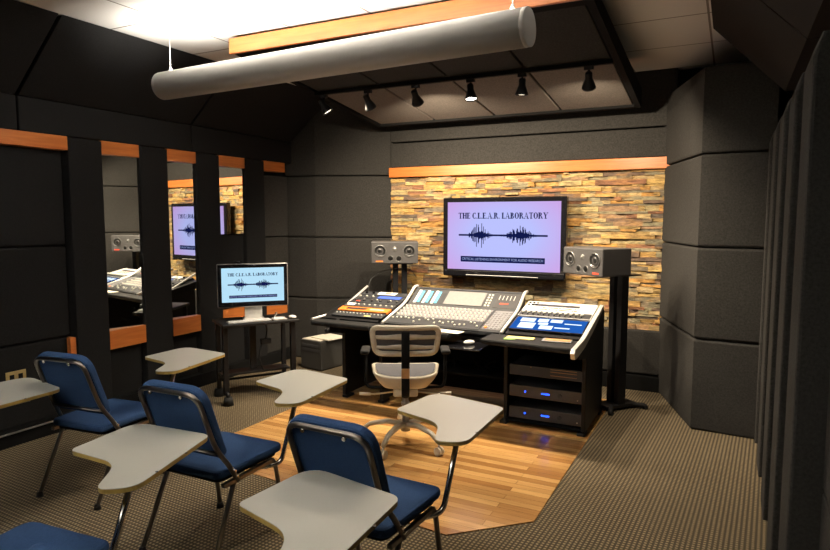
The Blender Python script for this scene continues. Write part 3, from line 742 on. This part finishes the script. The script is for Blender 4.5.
tag(MB().box(-.02, .07, -.03, .03, 0, .004, .001).obj('green_card', 'green', loc=(-1.53, 4.59, .7605), rot=(0, 0, R(20))), 'small green card beside the yellow notepad', 'card')
cs = thing('disc_case', 'clear disc case with brown cover on the right armrest', 'disc case', (-1.15, 4.66, .7605), 5)
MB().box(-.11, .11, -.055, .055, 0, .012, .002).obj('case', 'alu', cs); MB().box(-.09, .10, -.04, .045, .012, .014).obj('cover_sheet', 'brown', cs)
ms = tag(MB().sph((0, 0, .0), .03, (1.0, 1.75, .62)).obj('computer_mouse', 'white', loc=(-1.87, 4.66, .691), rot=(0, 0, R(-35))), 'white computer mouse on the tray under the console', 'mouse')
tag(MB().box(-.18, .18, -.06, .06, 0, .004, .001).obj('loose_paper', 'paper', loc=(-2.12, 4.68, .7605), rot=(0, 0, R(-6))), 'white paper strip on the armrest behind the office chair', 'paper')

# rack units in the right pedestal
def rack(zc, h, label, leds=True, m='rackgrey'):
    t = thing('rack_unit', label, 'rack unit', (-1.285, 4.86, zc), 0, 'rack units in the right pedestal')
    MB().box(-.295, .295, 0, .4, -h / 2, h / 2, .003).obj('chassis', m, t)
    MB().box(-.30, .30, -.008, .0, -h / 2, h / 2, .002).obj('faceplate', m, t)
    if leds:
        MB().cyl((-.165, -.012, 0), (-.165, -.007, 0), .007, seg=12).obj('power_light', 'blueled', t)
        MB().box(-.03, .035, -.011, -.007, -.006, .004).obj('blue_display', 'blueled', t)
        MB().cyl((.12, -.02, 0), (.12, -.007, 0), .017, seg=16).obj('knob', 'mixdark', t)
        MB().cyl((.26, -.012, -.02), (.26, -.007, -.02), .005, seg=8).obj('screw', 'silver', t)
    return t
rack(.285, .095, 'upper rack unit with blue lights in the right pedestal')
rack(.105, .095, 'lower rack unit with blue lights in the right pedestal')
t = rack(.46, .085, 'upper dark rack unit with thin amber lines below the right armrest', False, 'mixdark')
for z_ in (-.02, .01, .03): MB().box(.04, .25, -.011, -.007, z_, z_ + .004).obj('metal_slot', 'brown', t)
MB().sph((-.12, -.012, .035), .006).obj('pilot_light', 'brown', t)
t = thing('cable_bundle', 'tangle of dark cables under the centre of the desk', 'cables', (-2.0, 5.2, .326))
for i in range(6):
    r_ = random.Random(i); p = [(-.35 + .12 * i, 0, .01)]
    for k in range(4): p.append((p[-1][0] + r_.uniform(-.05, .09), r_.uniform(-.08, .08), .01 + r_.uniform(0, .12)))
    p.append((p[-1][0] + .03, .1, .01)); MB().tube(p, .006, 6, bend=.05).obj('cable', 'rubber', t)

# grey case on the floor
t = thing('equipment_case', 'grey equipment case on the floor between cart and desk', 'case', (-4.12, 5.79, 0), -10)
MB().box(-.16, .16, -.18, .18, .012, .33, .010).obj('case_body', 'greybox', t)
MB().box(-.16, .16, -.192, -.179, .015, .33, .004).obj('front_panel', 'greybox', t)
for z_ in (.26, .21): MB().box(-.14, .14, -.196, -.191, z_, z_ + .03, .001).obj('front_slot', 'rackgrey', t)
for x in (-.13, .13):
    MB().box(x - .02, x + .02, -.15, .15, 0, .013, .003).obj('foot', 'rubber', t)
tag(MB().prism([(-.16, -.17), (.12, -.16), (.10, .12), (-.15, .15)], .331, .338, 'z', .001).prism([(-.10, -.1), (.20, -.12), (.22, .16), (-.06, .18)], .3385, .352, 'z', .001).obj('paper_stack', 'paper', loc=(-4.12, 5.79, 0), rot=(0, 0, R(-10))), 'white papers lying on top of the grey equipment case', 'papers')

# ------------------------------------------------------------------ computer cart
cart = thing('computer_cart', 'black metal computer cart against the mirrored left wall', 'cart', (-3.99, 4.53, 0), 57)
MB().box(-.36, .36, -.20, .22, .715, .745, .008).obj('top_shelf', 'blackmet', cart)
MB().box(-.33, .33, .02, .20, .22, .24, .004).obj('lower_shelf', 'blackmet', cart)
for sx in (-1, 1):
    MB().box(sx * .32 - .024, sx * .32 + .024, -.13, -.08, .08, .715, .005).obj('leg', 'blackmet', cart)
    MB().box(sx * .32 - .02, sx * .32 + .02, .16, .20, .08, .715, .005).obj('leg', 'blackmet', cart)
    for y in (-.17, .19):
        f = MB().tube([(sx * .32, -.1 if y < 0 else .18, .10), (sx * .32, y, .09), (sx * .32, y, .07)], .02, 8).obj('foot_bracket', 'blackmet', cart)
        MB().cyl((sx * .32, y, .0), (sx * .32, y, .075), .05, .036, 16).obj('foot', 'rubber', f)
MB().box(-.03, .03, .12, .15, .24, .715, .004).obj('centre_post', 'blackmet', cart)
MB().tube([(-.31, .18, .15), (.31, .18, .15)], .012, 8).obj('brace', 'blackmet', cart)
dp = thing('computer_monitor', 'flat computer monitor showing the waveform slide on the black cart', 'monitor', (-4.02, 4.53, .745), 46)
MB().box(-.325, .325, -.03, .0, .12, .53, .012, seg=3).obj('housing', 'alu', dp)
MB().box(-.318, .318, -.036, -.028, .126, .524, .004).obj('glass_bezel', 'blackgl', dp)
MB().poly([(-.285, 0, -.155), (.285, 0, -.155), (.285, 0, .165), (-.285, 0, .165)]).obj('screen', 'dispscreen', dp, loc=(0, -.037, .325))
slide(dp, .57, .32, -.037, .33)
MB().prism([(-.02, .0), (.02, .0), (.05, .012), (.035, .18), (.02, .30), (.0, .30), (.015, .15)], -.08, .08, 'x', .002).obj('stand_neck', 'silver', dp)
MB().box(-.10, .10, -.09, .09, 0, .008, .002).obj('stand_foot', 'silver', dp)
wc = thing('webcam', 'small black webcam clipped on top of the computer monitor', 'webcam', (-4.11, 4.43, 1.275), 46)
MB().box(-.04, .04, -.03, .02, .002, .026, .008).obj('body', 'black', wc); MB().sph((.012, -.03, .018), .01).obj('lens', 'blackgl', wc)
def on_cart(name, x, y, label, cat, w_, d_, h_, m, rz=57):
    a = R(57); p = (-3.99 + x * math.cos(a) - y * math.sin(a), 4.53 + x * math.sin(a) + y * math.cos(a), .7455)
    t = thing(name, label, cat, p, rz); return t
t = on_cart('keyboard', -.10, -.13, 'white keyboard in front of the computer monitor', 'keyboard', 0, 0, 0, 'white')
MB().box(-.2, .2, -.05, .05, 0, .012, .004).obj('body', 'alu', t)
mb = MB()
for i in range(14):
    for j in range(4): mb.box(-.19 + i * .0275, -.19 + i * .0275 + .022, -.042 + j * .022, -.042 + j * .022 + .017, .012, .016, .001)
mb.obj('keys', 'white', t)
t = on_cart('keyboard', .18, -.13, 'small white keypad between keyboard and mouse on the cart', 'keypad', 0, 0, 0, 'white', 60)
MB().box(-.065, .065, -.05, .05, 0, .011, .003).obj('body', 'alu', t); MB().box(-.055, .055, -.04, .04, .011, .015, .002).obj('keys', 'white', t)
t = on_cart('computer_mouse', .31, -.14, 'white mouse at the right end of the cart', 'mouse', 0, 0, 0, 'white', 70)
MB().sph((0, 0, .016), .03, (1.0, 1.7, .55)).obj('body', 'white', t)
tag(MB().tube([(-3.93, 4.72, .75), (-3.89, 4.70, .80), (-3.84, 4.66, .79), (-3.86, 4.62, .757), (-3.80, 4.72, .755)], .004, 6, bend=.05).obj('monitor_cable', 'alu'), 'grey cable curling beside the monitor foot', 'cable')
t = thing('hanging_adapter', 'black power adapter with cable hanging under the cart', 'adapter', (-3.94, 4.60, .50), 57)
MB().box(-.05, .05, -.03, .02, 0, .05, .006).obj('adapter_body', 'rubber', t)
MB().tube([(0, 0, .05), (.02, 0, .15), (-.02, 0, .214)], .006, 6, bend=.04).tube([(-.04, 0, .0), (-.07, 0, -.12), (-.03, 0, -.26)], .006, 6, bend=.04).obj('cable', 'rubber', t)

# ------------------------------------------------------------------ office chair
oc = thing('office_chair', 'cream and grey mesh office chair standing at the desk', 'office chair', (-2.13, 4.04, .006), 28)
hub = (0, 0, .13)
MB().cyl((0, 0, .10), (0, 0, .17), .035, .03, 20).obj('hub', 'cream', oc)
for k in range(5):
    a = R(90 + 72 * k + 8); d = Vector((math.cos(a), math.sin(a), 0)); e = d * .345
    lg = MB().tube([d * .02 + Vector((0, 0, .15)), d * .14 + Vector((0, 0, .165)), d * .27 + Vector((0, 0, .14)), e + Vector((0, 0, .085))], [.026, .025, .021, .018], 12, flat=(1, .8)).obj('leg', 'cream', oc)
    s = Vector((-d.y, d.x, 0)); c = e + Vector((0, 0, .03))
    cs_ = MB()
    for q in (-1, 1): cs_.cyl(c + s * (.006 * q), c + s * (.024 * q), .03, seg=20)
    cs_.obj('caster', 'cream', lg)
    MB().cyl(c + Vector((0, 0, .0)), c + Vector((0, 0, .06)), .007, seg=8).obj('caster_stem', 'alu', lg)
MB().cyl((0, 0, .16), (0, 0, .40), .026, .024, 20).cyl((0, 0, .30), (0, 0, .32), .032, seg=20).obj('gas_column', 'alu', oc)
MB().box(-.09, .09, -.14, .12, .395, .45, .012).obj('tilt_mechanism', 'cream', oc)
sp = roundpoly([(-.225, -.20), (.225, -.20), (.265, .21), (-.265, .21)], [.15, .15, .08, .08])
n_ = len(sp); bm_ = bmesh.new(); rings = []
for k, (sc, z_, dy) in enumerate(((.45, .452, .0), (.70, .455, .0), (.84, .475, .0), (.93, .505, .0), (1.0, .535, 0), (1.0, .55, 0), (.96, .556, 0), (.86, .525, 0))):
    rings.append([bm_.verts.new((x * sc, y * sc + dy, z_ + (.02 * (abs(x) / .25) ** 2 if k > 1 else 0))) for x, y in sp])
for A, B in zip(rings, rings[1:]):
    for i in range(n_): bm_.faces.new((A[i], A[(i + 1) % n_], B[(i + 1) % n_], B[i])).smooth = True
bm_.faces.new(rings[0][::-1]); bm_.faces.new(rings[-1]); bmesh.ops.recalc_face_normals(bm_, faces=bm_.faces[:])
sb = MB(); sb.bm.free(); sb.bm = bm_; sb.obj('seat_shell', 'cream', oc)
bm_ = bmesh.new(); gx_ = [-.9 + 1.8 * i / 12 for i in range(13)]
lo_, hi_ = [], []
vs_ = [bm_.verts.new((x * .90, y * .90, .556 + .02 * (abs(x) / .25) ** 2)) for x, y in sp]; cv = bm_.verts.new((0, 0, .552))
for i in range(n_): bm_.faces.new((vs_[i], vs_[(i + 1) % n_], cv)).smooth = True
sb = MB(); sb.bm.free(); sb.bm = bm_; o = sb.obj('seat_mesh', 'greymesh', oc)
for (x0, sx) in ((-.09, -1), (.09, 1)):
    lv = MB().tube([(x0 * .8, .0, .40), (x0 + sx * .14, -.02, .385), (x0 + sx * .2, -.03, .39)], [.007, .007, .007], 8).tube([(x0 + sx * .17, -.025, .388), (x0 + sx * .25, -.04, .395)], .012, 8).obj('lever', 'cream', oc)
# backrest ring
def curve(x, z, dy=0): return (x, -.22 - (z - .70) * .18 - .0 + .9 * x * x * -.0 + .55 * (x * x) + dy, z)
ring_pts = roundpoly([(-.215, .735), (.215, .735), (.24, .925), (-.24, .925)], .05, 5)
dense = []
for i in range(len(ring_pts)):
    a, c = ring_pts[i], ring_pts[(i + 1) % len(ring_pts)]; n_ = max(1, int(math.hypot(a[0] - c[0], a[1] - c[1]) / .04))
    for j in range(n_): dense.append((a[0] + (c[0] - a[0]) * j / n_, a[1] + (c[1] - a[1]) * j / n_))
MB().tube([curve(x, z) for x, z in dense], .017, 10, closed=True, flat=(1, 1.2)).obj('back_frame', 'cream', oc)
mb = MB()
for z0, wd in ((.78, .016), (.855, .018)):
    mb.tube([curve(-.225 + .45 * i / 10, z0 + (0 if abs(i - 5) > 2 else .004)) for i in range(11)], [wd * (.8 + .5 * math.exp(-((i - 5) / 2) ** 2)) for i in range(11)], 10, flat=(.5, 1))
mb.obj('back_slat', 'cream', oc)
bmx = MB(); bm_ = bmx.bm; gx = [(-.21 + .42 * i / 12) for i in range(13)]
rows = [[bm_.verts.new(curve(x, z, .006)) for x in gx] for z in (.745, .80, .86, .915)]
for A, B in zip(rows, rows[1:]):
    for i in range(12): bm_.faces.new((A[i], A[i + 1], B[i + 1], B[i]))
o = bmx.obj('back_mesh', 'greymesh', oc); md = o.modifiers.new('solid', 'SOLIDIFY'); md.thickness = .003
MB().tube([(0, -.05, .40), (0, -.17, .40), (0, -.27, .46), (0, -.262, .64), (0, -.280, .90)], .024, 10, bend=.06, flat=(1.2, .5)).obj('spine', 'black', oc)
MB().box(-.028, .028, -.283, -.276, .57, .64, .002).obj('spine_patch', 'brown', oc)
for sx in (-1, 1):
    MB().tube([(sx * .10, 0, .425), (sx * .29, .02, .43), (sx * .30, .04, .50), (sx * .30, .05, .69)], .014, 8, bend=.05, flat=(1.3, .8)).obj('arm_post', 'black', oc)
    MB().box(sx * .30 - .035, sx * .30 + .035, -.05, .15, .688, .72, .014, seg=3).obj('armrest', 'rubber', oc)

# ------------------------------------------------------------------ tablet-arm chairs
def tablet_chair(label, loc, rz):
    t = thing('tablet_chair', label, 'chair', loc, rz, 'blue tablet-arm chairs')
    # seat cushion with a waterfall front
    sp = roundpoly([(-.215, -.24), (.215, -.24), (.235, .25), (-.235, .25)], [.05, .05, .06, .06])
    MB().prism(sp, .424, .466, 'z', .015).obj('seat', 'blue', t)
    MB().prism([(x * .9, y * .9) for x, y in sp], .405, .424, 'z').obj('seat_pan', 'black', t)
    # back cushion
    bp = roundpoly([(-.205, .53), (.205, .53), (.212, .93), (-.212, .93)], [.03, .03, .10, .10], 8)
    sh = Matrix.Translation((0, -.175, .53)) @ Matrix.Rotation(math.atan(.38), 4, 'X') @ Matrix.Translation((0, 0, -.53))
    MB().prism(bp, -.024, .024, 'y', .012, mtx=sh).obj('backrest', 'blue', t)
    P = [Vector((-.232, -.12, .39)), Vector((-.222, -.165, .475))] + [sh @ Vector(q) for q in ((-.194, -.034, .60), (-.194, -.034, .912), (.194, -.034, .912), (.194, -.034, .60))] + [Vector((.222, -.165, .475)), Vector((.232, -.12, .39))]
    bf = MB().tube(P, .0125, 10, bend=.075).obj('back_frame', 'bronze', t)
    for x in (-.10, .10): MB().cyl(sh @ Vector((x, -.052, .90)), sh @ Vector((x, -.040, .90)), .009, seg=12).obj('bolt', 'chrome', bf)
    for sx in (-1, 1):
        for zz in (.42, .455): MB().cyl((sx * .21, -.135 - (zz - .42) * .5, zz), (sx * .246, -.135 - (zz - .42) * .5, zz), .006, seg=8).obj('bolt', 'chrome', bf)
    MB().tube([sh @ Vector((-.19, -.034, .57)), sh @ Vector((.19, -.034, .57))], .010, 8, flat=(1.6, .7)).obj('back_rail', 'bronze', t)
    for sx in (-1, 1):
        MB().box(sx * .222 - .012, sx * .222 + .012, -.22, .16, .385, .408, .004).obj('side_rail', 'bronze', t)
        for pts in ([(sx * .222, .09, .40), (sx * .222, .17, .395), (sx * .225, .185, .33), (sx * .235, .235, .012)],
                    [(sx * .222, -.08, .40), (sx * .222, -.14, .395), (sx * .225, -.17, .33), (sx * .235, -.32, .012)]):
            lg = MB().tube(pts, .0125, 10, bend=.05).obj('leg', 'bronze', t)
            e = Vector(pts[-1]); MB().cyl((e.x, e.y, 0), (e.x, e.y, .03), .021, .015, 14).obj('foot_glide', 'rubber', lg)
    # tablet arm
    MB().tube([(.13, .06, .385), (.20, .10, .372), (.255, .19, .372), (.265, .215, .46), (.275, .30, .685)], .0135, 10, bend=.07).obj('tablet_post', 'chrome', t)
    tp = roundpoly([(-.165, .48), (-.125, .865), (.325, .785), (.355, .215), (.225, .165), (.13, .40)], [.035, .10, .05, .08, .05, .09], 7)
    tb = MB().prism(tp, .705, .7075, 'z').obj('tablet_top', 'laminate', t)
    MB().prism(tp, .687, .7048, 'z', .002).obj('edge_band', 'edge', tb)
    MB().box(.245, .325, .23, .60, .680, .6865, .002).obj('mounting_plate', 'bronze', tb)
    for y in (.36, .56): MB().cyl((.345, y, .7072), (.345, y, .7088), .0055, seg=12).obj('rivet', 'screw', tb)
    return t
ch = tablet_chair('blue tablet-arm chair nearest the left wall, in the front row', (-3.515, 2.58, 0), 6)
def place(label, x, y, rz):
    c = copy_tree(ch); c['label'] = label; c.location = (x, y, 0); c.rotation_euler = (0, 0, R(rz)); return c
place('blue tablet-arm chair in the middle of the front row', -2.385, 2.40, 1)
place('blue tablet-arm chair with its seat beside the wood floor, right end of the front row', -1.375, 2.29, -2)
def swing(c, deg, dy=0):      # the tablet turned or slid a little on its post
    p = Vector((.275, .30, 0)); m_ = Matrix.Translation(p + Vector((0, dy, 0))) @ Matrix.Rotation(R(deg), 4, 'Z') @ Matrix.Translation(-p)
    for k in c.children:
        if k.name.startswith('tablet_'): k.location = m_.translation; k.rotation_euler = (0, 0, R(deg)) if 'top' in k.name else (0, 0, 0)
        if k.name.startswith('tablet_post'): k.location = (0, dy, 0)
swing(place('blue tablet-arm chair at the lower left, seat cut by the bottom of the picture', -2.275, 1.25, 5), 9)
place('tablet-arm chair at the left edge, only its writing tablet showing', -3.78, 1.46, 0)
swing(place('tablet-arm chair at bottom centre, its writing tablet large in front', -1.335, 1.185, 0), 0, -.085)
